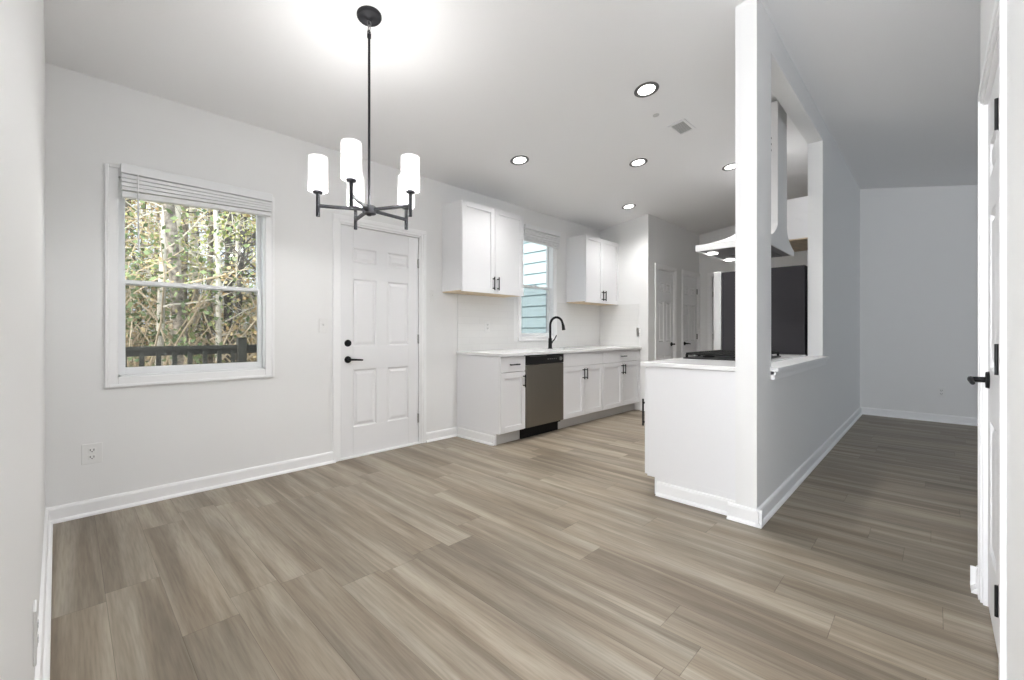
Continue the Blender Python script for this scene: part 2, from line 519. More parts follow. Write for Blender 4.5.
def six_panel(T, s0, s1, z0, z1, tb, tf):
    """door leaf between tb (back) and tf (front)"""
    mb = MB(T)
    w = s1 - s0
    st = 0.14 * w; md = 0.145 * w
    cols = [(s0 + st, s0 + (w - md) / 2), (s0 + (w + md) / 2, s1 - st)]
    H = z1 - z0
    rows = [(z0 + .122 * H, z0 + .373 * H), (z0 + .475 * H, z0 + .772 * H), (z0 + .845 * H, z0 + .908 * H)]
    d = 0.011
    mb.box(s0, s1, tb, tf - d, z0, z1)
    mb.box(s0, cols[0][0], tf - d, tf, z0, z1)
    mb.box(cols[1][1], s1, tf - d, tf, z0, z1)
    mb.box(cols[0][0], cols[1][1], tf - d, tf, z0, rows[0][0])
    mb.box(cols[0][0], cols[1][1], tf - d, tf, rows[0][1], rows[1][0])
    mb.box(cols[0][0], cols[1][1], tf - d, tf, rows[1][1], rows[2][0])
    mb.box(cols[0][0], cols[1][1], tf - d, tf, rows[2][1], z1)
    for r in rows:
        mb.box(cols[0][1], cols[1][0], tf - d, tf, r[0], r[1])
        for c in cols:
            moulding(mb, c[0], c[1], r[0], r[1], tf, 0.010, tf - d + .0005)
            frustum(mb, c[0] + .018, c[1] - .018, r[0] + .018, r[1] - .018, tf - d, 0.022, tf - 0.002)
    return mb
def casing(T, s0, s1, z1, w=0.058, th=0.017):
    mb = MB(T)
    for a, c in ((s0 - w, s0), (s1, s1 + w)):
        inner = a if a >= s1 else c
        mb.box(a, c, 0, th * .65, 0, z1 + w)
        mb.box(a + (.0 if a < s0 else .022), c - (.022 if a < s0 else 0), th * .65, th, 0, z1 + .022)
    mb.box(s0, s1, 0, th * .65, z1, z1 + w)
    mb.box(s0 - w, s1 + w, th * .65, th, z1 + .022, z1 + w)
    return mb
def jamb(T, s0, s1, z1, depth, th=.012):
    mb = MB(T)
    mb.box(s0 - .001, s0 + th, -depth, 0.0, 0, z1); mb.box(s1 - th, s1 + .001, -depth, 0, 0, z1); mb.box(s0, s1, -depth, 0, z1 - th, z1 + .001)
    return mb
def lever(T, s, z, tf, direction, parent, rad=0.031, length=0.115):
    mb = MB(T)
    def disc(r, t0, t1):
        n = 24
        vs = [(s + r * math.cos(2 * PI * k / n), t0, z + r * math.sin(2 * PI * k / n)) for k in range(n)] + \
             [(s + r * .93 * math.cos(2 * PI * k / n), t1, z + r * .93 * math.sin(2 * PI * k / n)) for k in range(n)]
        mb.add(vs, [tuple(range(n)), tuple(range(2 * n - 1, n - 1, -1))] + [(k, (k + 1) % n, (k + 1) % n + n, k + n) for k in range(n)])
    disc(rad, tf, tf + .010)
    mb.tube([(s, tf + .008, z), (s, tf + .050, z)], .011, 12)
    mb.tube([(s - direction * .010, tf + .050, z + .001), (s + direction * .03, tf + .052, z), (s + direction * length, tf + .050, z - .006)], [.0105, .0095, .0070], 10)
    return obj('door_handle', mb, 'matte_black', parent, smooth=True, label='black lever handle on a round rose')
def hinge(T, s, z, t, parent, r=.007, m='satin_nickel', h=.09):
    mb = MB(T)
    mb.tube([(s, t, z - h / 2), (s, t, z + h / 2)], r, 10)
    mb.box(s - .012, s + .012, t - .010, t - .004, z - h / 2, z + h / 2)
    return obj('hinge', mb, m, parent, smooth=True)
def door(name, T, hole, label, hinge_side, rec, hm, leafm='door_paint', lev=None, zs=(0.25, 1.05, 1.81), knob_z=.93, depth=.12, bolt=False, length=.115, thresh=False, lr=.031, cth=.017, ht=None, hr=.007):
    s0, s1, z0, z1 = hole
    t = thing(name, label, 'door', T((s0 + s1) / 2, 0, 0), kind='structure')
    obj('casing', casing(T, s0 - .003, s1 + .003, z1 + .003, th=cth), 'trim_paint', t, bevel=.003)
    obj('jamb', jamb(T, s0, s1, z1, depth), 'trim_paint', t)
    g = .018
    leaf = obj('door_leaf', six_panel(T, s0 + g, s1 - g, .012 if not thresh else .022, z1 - g, -rec - .035, -rec), leafm, t, bevel=.002)
    hs = s0 + g - .002 if hinge_side < 0 else s1 - g + .002
    for z in zs: hinge(T, hs, z, -rec + .004 if ht is None else ht, t, r=hr, m=hm)
    if lev is not None:
        s = s1 - g - .062 if hinge_side < 0 else s0 + g + .062
        lever(T, s, knob_z, -rec, -1 if hinge_side < 0 else 1, t, length=length, rad=lr)
        if bolt:
            mb = MB(T); n = 24; z = knob_z + .145
            for r, t0, t1 in ((.031, -rec, -rec + .012), (.012, -rec + .012, -rec + .02)):
                vs = [(s + r * math.cos(2 * PI * k / n), t0, z + r * math.sin(2 * PI * k / n)) for k in range(n)] + \
                     [(s + r * .9 * math.cos(2 * PI * k / n), t1, z + r * .9 * math.sin(2 * PI * k / n)) for k in range(n)]
                mb.add(vs, [tuple(range(n)), tuple(range(2 * n - 1, n - 1, -1))] + [(k, (k + 1) % n, (k + 1) % n + n, k + n) for k in range(n)])
            mb.box(s - .004, s + .004, -rec + .018, -rec + .032, z - .016, z + .016)
            obj('deadbolt', mb, 'matte_black', t, smooth=True, label='round black deadbolt turn')
            mb = MB(T)
            for zz in (knob_z, z): mb.box(s0 + .010, s0 + .0135, -rec - .01, -rec + .003, zz - .028, zz + .028)
            obj('strike_plate', mb, 'satin_nickel', t)
    if thresh:
        mb = MB(T); mb.box(s0, s1, -.12, 0.012, 0, .014); mb.box(s0 + .012, s1 - .012, -rec - .04, -rec - .002, .014, .021)
        obj('threshold', mb, 'trim_paint', t, bevel=.002)
    return t
door('door_1', north, D1, 'white six-panel back door with black lever and round deadbolt', 1, .012, 'satin_nickel', lev=1, zs=(.255, 1.045, 1.80), knob_z=.872, bolt=True, thresh=True)
door('door_2', south, D2, 'white panelled door seen almost edge-on at the right edge, black hinges', -1, .013, 'black_metal', lev=1, hr=.0045, zs=(.336, 1.035, 1.745), knob_z=.925, lr=.034, cth=.012, ht=.013)
door('door_3', closet, D3, 'white narrow closet door nearer the sink run, hinged on its left', -1, .012, 'black_metal', lev=1, zs=(.27, 1.04, 1.80), knob_z=.93, depth=.1, length=.09)
door('door_4', closet, D4, 'white narrow closet door tucked into the far corner, hinged on its right', 1, .012, 'black_metal', lev=1, zs=(.27, 1.04, 1.80), knob_z=.93, depth=.1)
door('door_5', east, D5, 'white door in the far kitchen wall, partly hidden by the refrigerator', 1, .012, 'satin_nickel', lev=1, zs=(.27, 1.04, 1.75), knob_z=.93)
# solid backing behind the closet leaves and outside door 2, 5 so no daylight leaks
struct('daylight_block', MB().box(XE + .12, XE + .16, 1.8, 2.85, 0, 2.2), 'wall_paint', 'unseen board behind the far kitchen door, blocking daylight', 'wall')

# ------------------------------------------------------------------ windows
def window(name, T, hole, casew, label, stool, meet, bot=.03):
    s0, s1, z0, z1 = hole
    t = thing(name, label, 'window', T((s0 + s1) / 2, 0, z0), kind='structure')
    mb = MB(T)
    w = casew
    for a, c in ((s0 - w, s0), (s1, s1 + w)):
        mb.box(a, c, 0, .012, z0 - w, z1 + w)
    mb.box(s0, s1, 0, .012, z1, z1 + w); mb.box(s0, s1, 0, .012, z0 - w, z0)
    o0, o1, p0, p1 = s0 - w, s1 + w, z0 - w, z1 + w
    k = .018
    mb.box(o0, o0 + k, .012, .020, p0, p1); mb.box(o1 - k, o1, .012, .020, p0, p1)
    mb.box(o0 + k, o1 - k, .012, .020, p1 - k, p1); mb.box(o0 + k, o1 - k, .012, .020, p0, p0 + k)
    obj('casing', mb, 'trim_paint', t, bevel=.003)
    mb = MB(T)
    f = .012
    mb.box(s0 - .001, s0 + f, -.12, 0, z0, z1); mb.box(s1 - f, s1 + .001, -.12, 0, z0, z1)
    mb.box(s0, s1, -.12, 0, z1 - f, z1 + .001); mb.box(s0, s1, -.12, 0.0, z0 - .001, z0 + f)
    obj('window_frame', mb, 'vinyl_white', t)
    def sash(a0, a1, b0, b1, tt, nm, rw=.026, bot=None):
        mb = MB(T)
        bt = bot or rw
        mb.box(a0, a0 + rw, tt - .025, tt, b0, b1); mb.box(a1 - rw, a1, tt - .025, tt, b0, b1)
        mb.box(a0 + rw, a1 - rw, tt - .025, tt, b1 - rw, b1); mb.box(a0 + rw, a1 - rw, tt - .025, tt, b0, b0 + bt)
        o = obj(nm, mb, 'vinyl_white', t, bevel=.002)
        g = MB(T); g.box(a0 + rw, a1 - rw, tt - .014, tt - .011, b0 + bt, b1 - rw)
        obj('pane', g, 'window_glass', o)
        return o
    a0, a1 = s0 + f, s1 - f
    sash(a0, a1, meet - .014, z1 - f, -.070, 'upper_sash')
    lo = sash(a0, a1, z0 + f, meet + .016, -.042, 'lower_sash', bot=bot)
    mb = MB(T); sc = (a0 + a1) / 2
    mb.box(sc - .025, sc + .025, -.066, -.042, meet + .016, meet + .026)
    obj('sash_lock', mb, 'vinyl_white', lo)
    g = MB(T); g.box(a0, a1, -.104, -.102, z0 + f, meet)
    obj('insect_screen', g, 'insect_screen', t, label='grey insect screen over the lower half')
    return t
window('window_1', north, W1, .062, 'white double-hung window looking out on woods and a deck railing', False, 1.437, bot=.044)
window('window_2', north, W2, .058, 'narrow white window over the kitchen sink with blue siding outside', False, 1.70)

def blind(T, s0, s1, ztop, zbot, label, head_t=.085, wand=True, n=4, tilt=.05):
    t = thing('window_blind', label, 'window blind', T((s0 + s1) / 2, 0.03, zbot))
    mb = MB(T); mb.box(s0 - .006, s1 + .006, .022, head_t, ztop - .058, ztop)
    obj('valance', mb, 'vinyl_white', t, bevel=.004)
    st = (ztop - .062 - zbot - .03) / n
    top = ztop - .062
    T0 = T
    T = lambda s_, t_, z_: T0(s_, t_, z_ + tilt * (s_ - s1) * max(0, min(1, (top - z_) / (top - zbot))))
    mb = MB(T)
    for i in range(n):
        z = zbot + .032 + i * st
        mb.box(s0, s1, .030 + .002 * (i % 2), .075 - .002 * (i % 2), z, z + st * (.86 if i % 2 else .80))
    tag(obj('slat_stack', mb, 'vinyl_white', t), kind=None)
    mb = MB(T); mb.box(s0, s1, .030, .076, zbot, zbot + .026)
    obj('bottom_rail', mb, 'vinyl_white', t, bevel=.004)
    if wand:
        mb = MB(T); mb.tube([(s0 + .075, .088, ztop - .055), (s0 + .078, .092, ztop - .50)], .0045, 8)
        obj('tilt_wand', mb, 'vinyl_white', t, smooth=True)
    return t
blind(north, .228, 1.078, 2.165, 2.0, 'white slatted blind raised to the top of the wooded window')
blind(north, 3.93, 4.625, 2.455, 2.245, 'white slatted blind raised to the top of the sink window', wand=False, tilt=0)

# ------------------------------------------------------------------ kitchen
def shaker(T, s0, s1, z0, z1, tb, tf, fr=.055, flat=False):
    mb = MB(T)
    if flat:
        mb.box(s0, s1, tb, tf, z0, z1); return mb
    d = .012
    mb.box(s0, s1, tb, tf - d, z0, z1)
    mb.box(s0, s0 + fr, tf - d, tf, z0, z1); mb.box(s1 - fr, s1, tf - d, tf, z0, z1)
    mb.box(s0 + fr, s1 - fr, tf - d, tf, z0, z0 + fr); mb.box(s0 + fr, s1 - fr, tf - d, tf, z1 - fr, z1)
    return mb
def pull(T, s, z, tf, L, vertical, parent):
    mb = MB(T)
    r = .0066
    h = L / 2
    P = (lambda k: (s, z + k)) if vertical else (lambda k: (s + k, z))
    a, b_ = P(-h), P(h)
    mb.tube([(a[0], tf + .030, a[1]), (b_[0], tf + .030, b_[1])], r, 10)
    for k in (-h * .72, h * .72):
        p = P(k); mb.tube([(p[0], tf, p[1]), (p[0], tf + .030, p[1])], r * .9, 8)
    return obj('handle', mb, 'black_metal', parent, smooth=True, label='black bar pull')
def fr_(T, y):  # cabinets on the north wall face toward -y; t counts out from the wall
    pass
YF = 0.668         # depth of base carcass plus doors from the wall (front plane y = 3.022)
def base_unit(T, s0, s1, label, doors, drawers, name='base_cabinet', depth=.652, side0=False, flatdrawer=False, hand=None, toe='toe_board', zt=.875, hz=None, hl=.13):
    t = thing(name, label, 'cabinet', T((s0 + s1) / 2, depth / 2, 0))
    mb = MB(T)
    w = .018
    mb.box(s0, s0 + w, 0.003, depth - .02, .115, zt); mb.box(s1 - w, s1, 0.003, depth - .02, .115, zt)
    mb.box(s0 + w, s1 - w, 0.003, depth - .02, .115, .115 + w); mb.box(s0 + w, s1 - w, 0.003, .012, .115 + w, zt)
    mb.box(s0 + w, s1 - w, depth - .04, depth - .02, zt - .04, zt)
    if side0:
        mb.box(s0 - .0005, s0 + .018, .003, depth - .075, 0.0, .13)
    obj('body', mb, 'cabinet_paint', t, bevel=.0015)
    mb = MB(T); mb.box(s0 + (.018 if side0 else 0), s1, depth - .10, depth - .085, 0, .118)
    obj('toe_kick', mb, toe, t)
    g = .0028
    zd = .715
    n = drawers
    for i in range(n):
        a = s0 + (s1 - s0) * i / n; c = s0 + (s1 - s0) * (i + 1) / n
        dr = obj('drawer', shaker(T, a + g, c - g, zd + g, zt - .008, depth - .019, depth, fr=.03, flat=True), 'cabinet_paint', t, bevel=.002)
        if hand is None or hand[0]:
            pull(T, (a + c) / 2 if not hand or len(hand) < 3 else hand[2], (zd + zt - .008) / 2, depth, .13, False, dr)
    for i in range(doors):
        a = s0 + (s1 - s0) * i / doors; c = s0 + (s1 - s0) * (i + 1) / doors
        top = zd - g if drawers else zt - .008
        dd = obj('door', shaker(T, a + g, c - g, .125, top, depth - .019, depth), 'cabinet_paint', t, bevel=.0015)
        if doors == 1: sx = c - .035 if not (hand and hand[1] < 0) else a + .035
        else: sx = c - .030 if i % 2 == 0 else a + .030
        pull(T, sx, top - .095 if hz is None else hz, depth, hl, True, dd)
    return t
base_unit(north, 2.925, 3.283, 'narrow white base cabinet at the near end of the sink run, drawer over door', 1, 1, side0=True, depth=.675)
base_unit(north, 3.912, 4.735, 'white sink base cabinet with two doors beside the dishwasher', 2, 1, hand=(False, 1), depth=.675)
base_unit(north, 4.737, 5.697, 'white base cabinet against the closet wall, handled drawer over two doors', 2, 1, depth=.675)
# shoe along the end panel
b = MB(lambda s, t, z: (2.925 - t, s, z)); baseboard(b, 3.10, YN - .015)
struct('baseboard_cabinet', b, 'trim_paint', 'white baseboard along the end panel of the sink run', 'baseboard')
# dishwasher
t = thing('dishwasher', 'stainless dishwasher with black control strip between white base cabinets', 'dishwasher', (3.6, 3.35, 0))
mb = MB(north); mb.box(3.288, 3.907, .03, .64, .10, .872); obj('body', mb, 'black_plastic', t)
mb = MB(north); mb.box(3.290, 3.905, .642, .688, .125, .772); obj('door', mb, 'stainless', t, bevel=.006)
cp = MB(north); cp.box(3.290, 3.905, .642, .690, .776, .872); cp = obj('control_panel', cp, 'black_plastic', t, bevel=.006)
mb = MB(north)
for k in range(5): mb.box(3.62 + k * .035, 3.637 + k * .035, .690, .6915, .820, .828)
obj('button', mb, 'satin_nickel', cp)
mb = MB(north); mb.tube([(3.84, .688, .822), (3.84, .704, .822)], .020, 20); obj('dial', mb, 'satin_nickel', cp, smooth=True)
mb = MB(north); mb.box(3.33, 3.60, .690, .694, .858, .866); obj('vent', mb, 'slot_dark', cp)
mb = MB(north); mb.box(3.29, 3.905, .585, .605, .0, .115); mb.box(3.29, 3.905, .55, .64, .10, .122); obj('toe_kick', mb, 'matte_black', t)

# sink run worktop with basin
t = thing('countertop', 'white quartz worktop with sink under the kitchen window', 'countertop', (4.3, 3.35, .878))
mb = MB(north)
S = (4.02, 4.62, .13, .55)
x0, x1, d1 = 2.91, 5.697, .705
mb.box(x0, S[0], .002, d1, .878, .905); mb.box(S[1], x1, .002, d1, .878, .905)
mb.box(S[0], S[1], .002, S[2], .878, .905); mb.box(S[0], S[1], S[3], d1, .878, .905)
obj('slab', mb, 'quartz', t)
t2 = thing('sink', 'undermount steel sink basin below the kitchen window', 'sink', (4.32, 3.35, .70))
mb = MB(north)
w = .006
mb.box(S[0], S[1], S[2], S[3], .70, .70 + w)
mb.box(S[0] - w, S[0], S[2], S[3], .70, .878); mb.box(S[1], S[1] + w, S[2], S[3], .70, .878)
mb.box(S[0], S[1], S[2] - w, S[2], .70, .878); mb.box(S[0], S[1], S[3], S[3] + w, .70, .878)
obj('basin', mb, 'stainless_bright', t2)
mb = MB(north); mb.tube([(4.32, .3, .706), (4.32, .3, .712)], .045, 20); obj('drain', mb, 'satin_nickel', t2, smooth=True)
# faucet
t = thing('faucet', 'tall matte black gooseneck faucet behind the sink', 'faucet', (4.235, 3.52, .905))
mb = MB()
fx, fy = 4.262, 3.49
mb.lathe([(0, .905), (.030, .905), (.030, .912), (.024, .918), (.022, 1.03), (.018, 1.04), (0, 1.04)], (fx, fy, 0), 20)
obj('base', mb, 'matte_black', t, smooth=True)
mb = MB()
pts = [(fx, fy, 1.03), (fx, fy, 1.20)]
R_ = .100
for k in range(0, 13):
    a = PI * k / 12 * .92
    pts.append((fx + .0 * k, fy - R_ + R_ * math.cos(a), 1.20 + R_ * math.sin(a)))
lx, ly, lz = pts[-1]
mb.tube(pts, .0145, 12)
obj('spout', mb, 'matte_black', t, smooth=True)
mb = MB(); mb.tube([(lx, ly, lz), (lx, ly - .010, lz - .03), (lx, ly - .018, lz - .085)], [.014, .018, .021], 14)
obj('spray_head', mb, 'matte_black', t, smooth=True)
mb = MB(); mb.tube([(fx, fy, .985), (fx + .035, fy, .985)], .015, 12); mb.tube([(fx + .030, fy - .0, .985), (fx + .06, fy - .02, 1.02), (fx + .085, fy - .035, 1.075)], [.008, .007, .006], 10)
obj('handle', mb, 'matte_black', t, smooth=True)

# backsplash
mb = MB(north); mb.box(2.93, 3.80, 0.0005, .006, .905, 1.525); mb.box(3.80, 4.60, .0005, .006, .905, 1.0); mb.box(4.60, 5.70, .0005, .006, .905, 1.52)
n0 = len(mb.v)
m2 = MB(lambda s, t, z: (5.70 - t, s, z)); m2.box(3.03, YN, 0.0005, .006, .905, 1.52)
mb.f += [tuple(i + n0 for i in f) for f in m2.f]; mb.v += m2.v
struct('trim_2', mb, 'subway_tile', 'white subway tile backsplash behind the sink run', 'backsplash')

def upper(T, s0, s1, z0, z1, label, depth=.33, doors=2, name='wall_cabinet'):
    t = thing(name, label, 'cabinet', T((s0 + s1) / 2, depth / 2, z0))
    mb = MB(T); mb.box(s0, s1, .002, depth - .02, z0 + .012, z1); obj('body', mb, 'cabinet_paint', t, bevel=.0015)
    mb = MB(T); mb.box(s0 + .004, s1 - .004, .002, depth - .022, z0 + .002, z0 + .012); obj('bottom_panel', mb, 'cabinet_wood', t, label='bare wood underside')
    g = .0025
    for i in range(doors):
        a = s0 + (s1 - s0) * i / doors; c = s0 + (s1 - s0) * (i + 1) / doors
        dd = obj('door', shaker(T, a + g, c - g, z0, z1 - .002, depth - .019, depth), 'cabinet_paint', t, bevel=.0015)
        pull(T, c - .032 if i % 2 == 0 else a + .032, z0 + .105, depth, .14, True, dd)
    return t
upper(north, 2.728, 3.628, 1.525, 2.437, 'white two-door wall cabinet nearer the back door, left of the sink window')
upper(north, 4.86, 5.70, 1.52, 2.43, 'white two-door wall cabinet in the corner right of the sink window')

# peninsula (doors face +y)
pen = lambda s, t, z: (s, YP1 + t, z)
base_unit(pen, 2.82, 3.41, 'white peninsula base cabinet at the end post, plain end panel', 1, 0, side0=True, depth=.607, hand=(True, -1), toe='toe_board', hz=.545, hl=.19)
base_unit(pen, 3.412, 4.19, 'white peninsula base cabinet under the cooktop', 2, 1, depth=.585, hand=(False, 1))
base_unit(pen, 4.192, 4.76, 'white peninsula base cabinet beside the refrigerator', 1, 1, depth=.585)
b = MB(lambda s, t, z: (2.82 - t, s, z)); baseboard(b, YP1 + .0, YP1 + .512)
n0 = len(b.v)
struct('baseboard_peninsula', b, 'trim_paint', 'white baseboard along the peninsula end panel', 'baseboard')
mb = MB(); mb.box(2.795, 4.765, YP1 + .001, 1.475, .878, .905)
tag(obj('countertop', mb, 'quartz', bevel=.003), 'white quartz worktop of the peninsula holding the cooktop', 'countertop')
# pass-through sill
mb = MB(); mb.box(3.045, 4.86, .690, YP1, .870, .895); mb.box(3.06, 4.845, .712, YP0, .815, .870); mb.box(3.06, 4.845, .704, YP0, .845, .870)
struct('trim_3', mb, 'trim_paint', 'white sill board and apron of the pass-through', 'trim', bevel=.004)

# cooktop
t = thing('cooktop', 'black gas cooktop with iron grates on the peninsula', 'cooktop', (3.80, 1.17, .905))
mb = MB(); mb.box(3.39, 4.18, .925, 1.425, .906, .916); obj('body', mb, 'black_plastic', t, bevel=.003)
for gx in (3.415, 3.67, 3.925):
    mb = MB(); a, c = gx, gx + .240
    y0, y1 = .945, 1.405
    for y in (y0, y1, (y0 + y1) / 2, y0 + .115, y1 - .115): mb.box(a, c, y - .008, y + .008, .936, .953)
    for x in (a, c, (a + c) / 2): mb.box(x - .008, x + .008, y0, y1, .936, .953)
    for x in (a, c):
        for y in (y0, y1): mb.box(x - .008, x + .008, y - .008, y + .008, .916, .940)
    obj('grate', mb, 'iron', t, bevel=.002)
for bx, by in ((3.56, 1.06), (3.56, 1.29), (3.80, 1.17), (4.03, 1.06), (4.03, 1.29)):
    mb = MB(); mb.lathe([(0, .916), (.045, .916), (.042, .926), (.030, .928), (.030, .934), (0, .934)], (bx, by, 0), 20)
    obj('burner', mb, 'iron', t, smooth=True)
for k in range(5):
    mb = MB(); mb.lathe([(0, .916), (.016, .916), (.014, .936), (0, .936)], (3.60 + k * .1, 1.412, 0), 14)
    obj('knob', mb, 'satin_nickel', t, smooth=True)

# range hood
t = thing('range_hood', 'white range hood with flared skirt and tall chimney over the cooktop', 'range hood', (4.18, 1.19, 1.80))
hx0, hx1, hy0, hy1 = 3.73, 4.585, .915, 1.46
cx0, cx1, cy1 = 4.03, 4.335, 1.20
mb = MB()
mb.box(hx0, hx1, hy0, hy1, 1.812, 1.853)
mb.box(hx0, hx0 + .012, hy0, hy1, 1.80, 1.812); mb.box(hx1 - .012, hx1, hy0, hy1, 1.80, 1.812)
mb.box(hx0 + .012, hx1 - .012, hy0, hy0 + .012, 1.80, 1.812); mb.box(hx0 + .012, hx1 - .012, hy1 - .012, hy1, 1.80, 1.812)
obj('canopy', mb, 'hood_white', t, bevel=.0015)
mb = MB()
rings = []
for k in range(9):
    q = k / 8
    e = (1 - q) ** 2.2
    z = 1.853 + .165 * q
    rings.append((cx0 + (hx0 + .02 - cx0) * e, cx1 + (hx1 - .02 - cx1) * e, hy0 + .001, cy1 + (hy1 - .02 - cy1) * e, z))
vs_ = []
for a, c, y0, y1, z in rings: vs_ += [(a, y0, z), (c, y0, z), (c, y1, z), (a, y1, z)]
fs_ = [(0, 1, 2, 3)] + [(4 * i + j, 4 * i + (j + 1) % 4, 4 * i + 4 + (j + 1) % 4, 4 * i + 4 + j) for i in range(8) for j in range(4)] + [(32, 33, 34, 35)]
mb.add(vs_, fs_)
obj('skirt', mb, 'hood_white', t)
mb = MB(); mb.box(cx0, cx1, hy0 + .001, cy1, 2.018, zc(cy1) - .002)
ch = obj('chimney', mb, 'hood_white', t, bevel=.001)
mb = MB()
for k in range(3): mb.box(cx0 - .0015, cx0 + .001, .96, 1.13, 2.60 + k * .05, 2.615 + k * .05)
obj('vent_slot', mb, 'slot_dark', ch)
mb = MB()
for a in (3.80, 4.19):
    mb.box(a, a + .35, 1.0, 1.34, 1.803, 1.811)
fl = obj('filter', mb, 'filter_grey', t, label='grey mesh grease filters')
mb = MB(); mb.box(hx0 + .012, hx1 - .012, hy0 + .012, hy1 - .012, 1.809, 1.8125); obj('underside', mb, 'filter_grey', t)
HL = [(3.957, 1.40), (4.42, 1.405)]
for x, y in HL[:2]:
    mb = MB(); mb.lathe([(0, 1.801), (.041, 1.801), (.043, 1.811), (0, 1.811)], (x, y, 0), 20)
    obj('lamp', mb, 'can_glow', t)
# refrigerator
t = thing('refrigerator', 'tall refrigerator with dark textured side and stainless doors beyond the cooktop', 'refrigerator', (5.24, 1.25, 0))
mb = MB(); mb.box(4.79, 5.69, .868, 1.60, .03, 1.742); obj('body', mb, 'fridge_side', t, bevel=.004)
for a, c, z0, z1 in ((4.79, 5.238, .62, 1.752), (5.242, 5.69, .62, 1.752), (4.79, 5.69, .05, .612)):
    mb = MB(); mb.box(a, c, 1.608, 1.685, z0, z1); dd = obj('door', mb, 'stainless_bright', t, bevel=.006)
    mb = MB()
    if z0 > .5:
        s = 5.205 if a < 5 else 5.275
        mb.tube([(s, 1.725, .75), (s, 1.725, 1.55)], .011, 10)
        for z in (.78, 1.52): mb.tube([(s, 1.68, z), (s, 1.725, z)], .008, 8)
    else:
        mb.tube([(4.95, 1.725, .54), (5.53, 1.725, .54)], .011, 10)
        for s in (4.99, 5.49): mb.tube([(s, 1.68, .54), (s, 1.725, .54)], .008, 8)
    obj('handle', mb, 'stainless_bright', dd, smooth=True)
for x in (4.84, 5.64):
    for y in (.95, 1.55):
        mb = MB(); mb.tube([(x, y, 0), (x, y, .035)], .02, 12); obj('foot', mb, 'black_plastic', t, smooth=True)
# cabinet on the partition wall beyond the refrigerator
upper(pen, 4.99, 5.73, 2.02, 2.43, 'white wall cabinet above the refrigerator on the partition wall', depth=.60)

# ------------------------------------------------------------------ ceiling things
ang = math.atan(SL)
TILT = Matrix.Rotation(-ang, 4, 'X')      # local +z becomes the ceiling's upward normal
TILT = Matrix.Rotation(math.atan(-SL), 4, 'X') if False else Matrix.Rotation(-math.atan(SL), 4, 'X')
nrm = Vector((0, SL, 1)).normalized()
rot = Vector((0, 0, 1)).rotation_difference(nrm).to_matrix().to_4x4()
def can(x, y, label):
    z = zc(y)
    t = thing('recessed_light', label, 'ceiling light', (x, y, z), group='recessed lights over the kitchen')
    c = Vector((x, y, z))
    mb = MB(); mb.lathe([(.090, .0), (.092, -.004), (.086, -.007), (.064, -.004), (.062, -.001), (.062, .0)], c, 36, rot, closed=True)
    obj('trim_ring', mb, 'dark_nickel', t, smooth=True)
    mb = MB(); mb.lathe([(0, -.0035), (.0625, -.0035), (.0625, -.0005), (0, -.0005)], c, 32, rot)
    obj('lens', mb, 'can_glow', t)
    ld = D.lights.new('can_lamp', 'SPOT'); ld.energy = P_CAN; ld.spot_size = math.radians(140); ld.spot_blend = 1.0; ld.shadow_soft_size = .07; ld.color = (1, .985, .965)
    lo = D.objects.new('lamp_light', ld); COL.objects.link(lo); lo.parent = t; lo.location = -nrm * .02
    lo.rotation_euler = (-nrm).to_track_quat('-Z', 'Y').to_euler()
    return t
mat('dark_nickel', (0.20, 0.20, 0.20), .35, metal=.6)
can(3.061, 1.566, 'largest of the lit round ceiling lights, beside the square air vent')
can(3.054, 2.883, 'lit round ceiling light above the near wall cabinet, leftmost in the photo')
can(4.121, 2.198, 'lit round ceiling light in the middle of the kitchen ceiling')
can(5.185, 2.904, 'lit round ceiling light nearest the corner wall cabinet, lowest in the photo')
can(5.124, 1.617, 'lit round ceiling light half hidden by the white end post')
mat('patch_grey', (.62, .62, .62), .6)
# vent
vx, vy = 3.83, 1.62
vt = thing('ceiling_vent', 'white ceiling air vent with dark louvres beside the largest ceiling light', 'vent', (vx, vy, zc(vy)))
def onceil(dx, dy, dz):
    p = Vector((vx, vy, zc(vy))) + rot @ Vector((dx, dy, dz)); return tuple(p)
mb = MB(onceil)
W_, H_ = .125, .075
mb.box(-W_, W_, -H_, -H_ + .022, -.008, 0); mb.box(-W_, W_, H_ - .022, H_, -.008, 0)
mb.box(-W_, -W_ + .022, -H_ + .022, H_ - .022, -.008, 0); mb.box(W_ - .022, W_, -H_ + .022, H_ - .022, -.008, 0)
obj('frame', mb, 'trim_paint', vt)
mb = MB(onceil); mb.box(-W_ + .02, W_ - .02, -H_ + .02, H_ - .02, -.001, 0); obj('backing', mb, 'vent_dark', vt)
mb = MB(onceil)
for k in range(9):
    x = -W_ + .030 + k * .0222
    mb.box(x, x + .010, -H_ + .022, H_ - .022, -.007, -.003)
obj('louvres', mb, 'patch_grey', vt)
# small round ceiling patch
z = zc(1.68)
mb = MB(); mb.lathe([(0, -.004), (.024, -.004), (.026, 0), (0, 0)], (3.451, 1.68, z), 20, rot)
tag(obj('ceiling_patch', mb, 'patch_grey', smooth=True), 'small grey round patch on the ceiling between vent and largest light', 'patch')

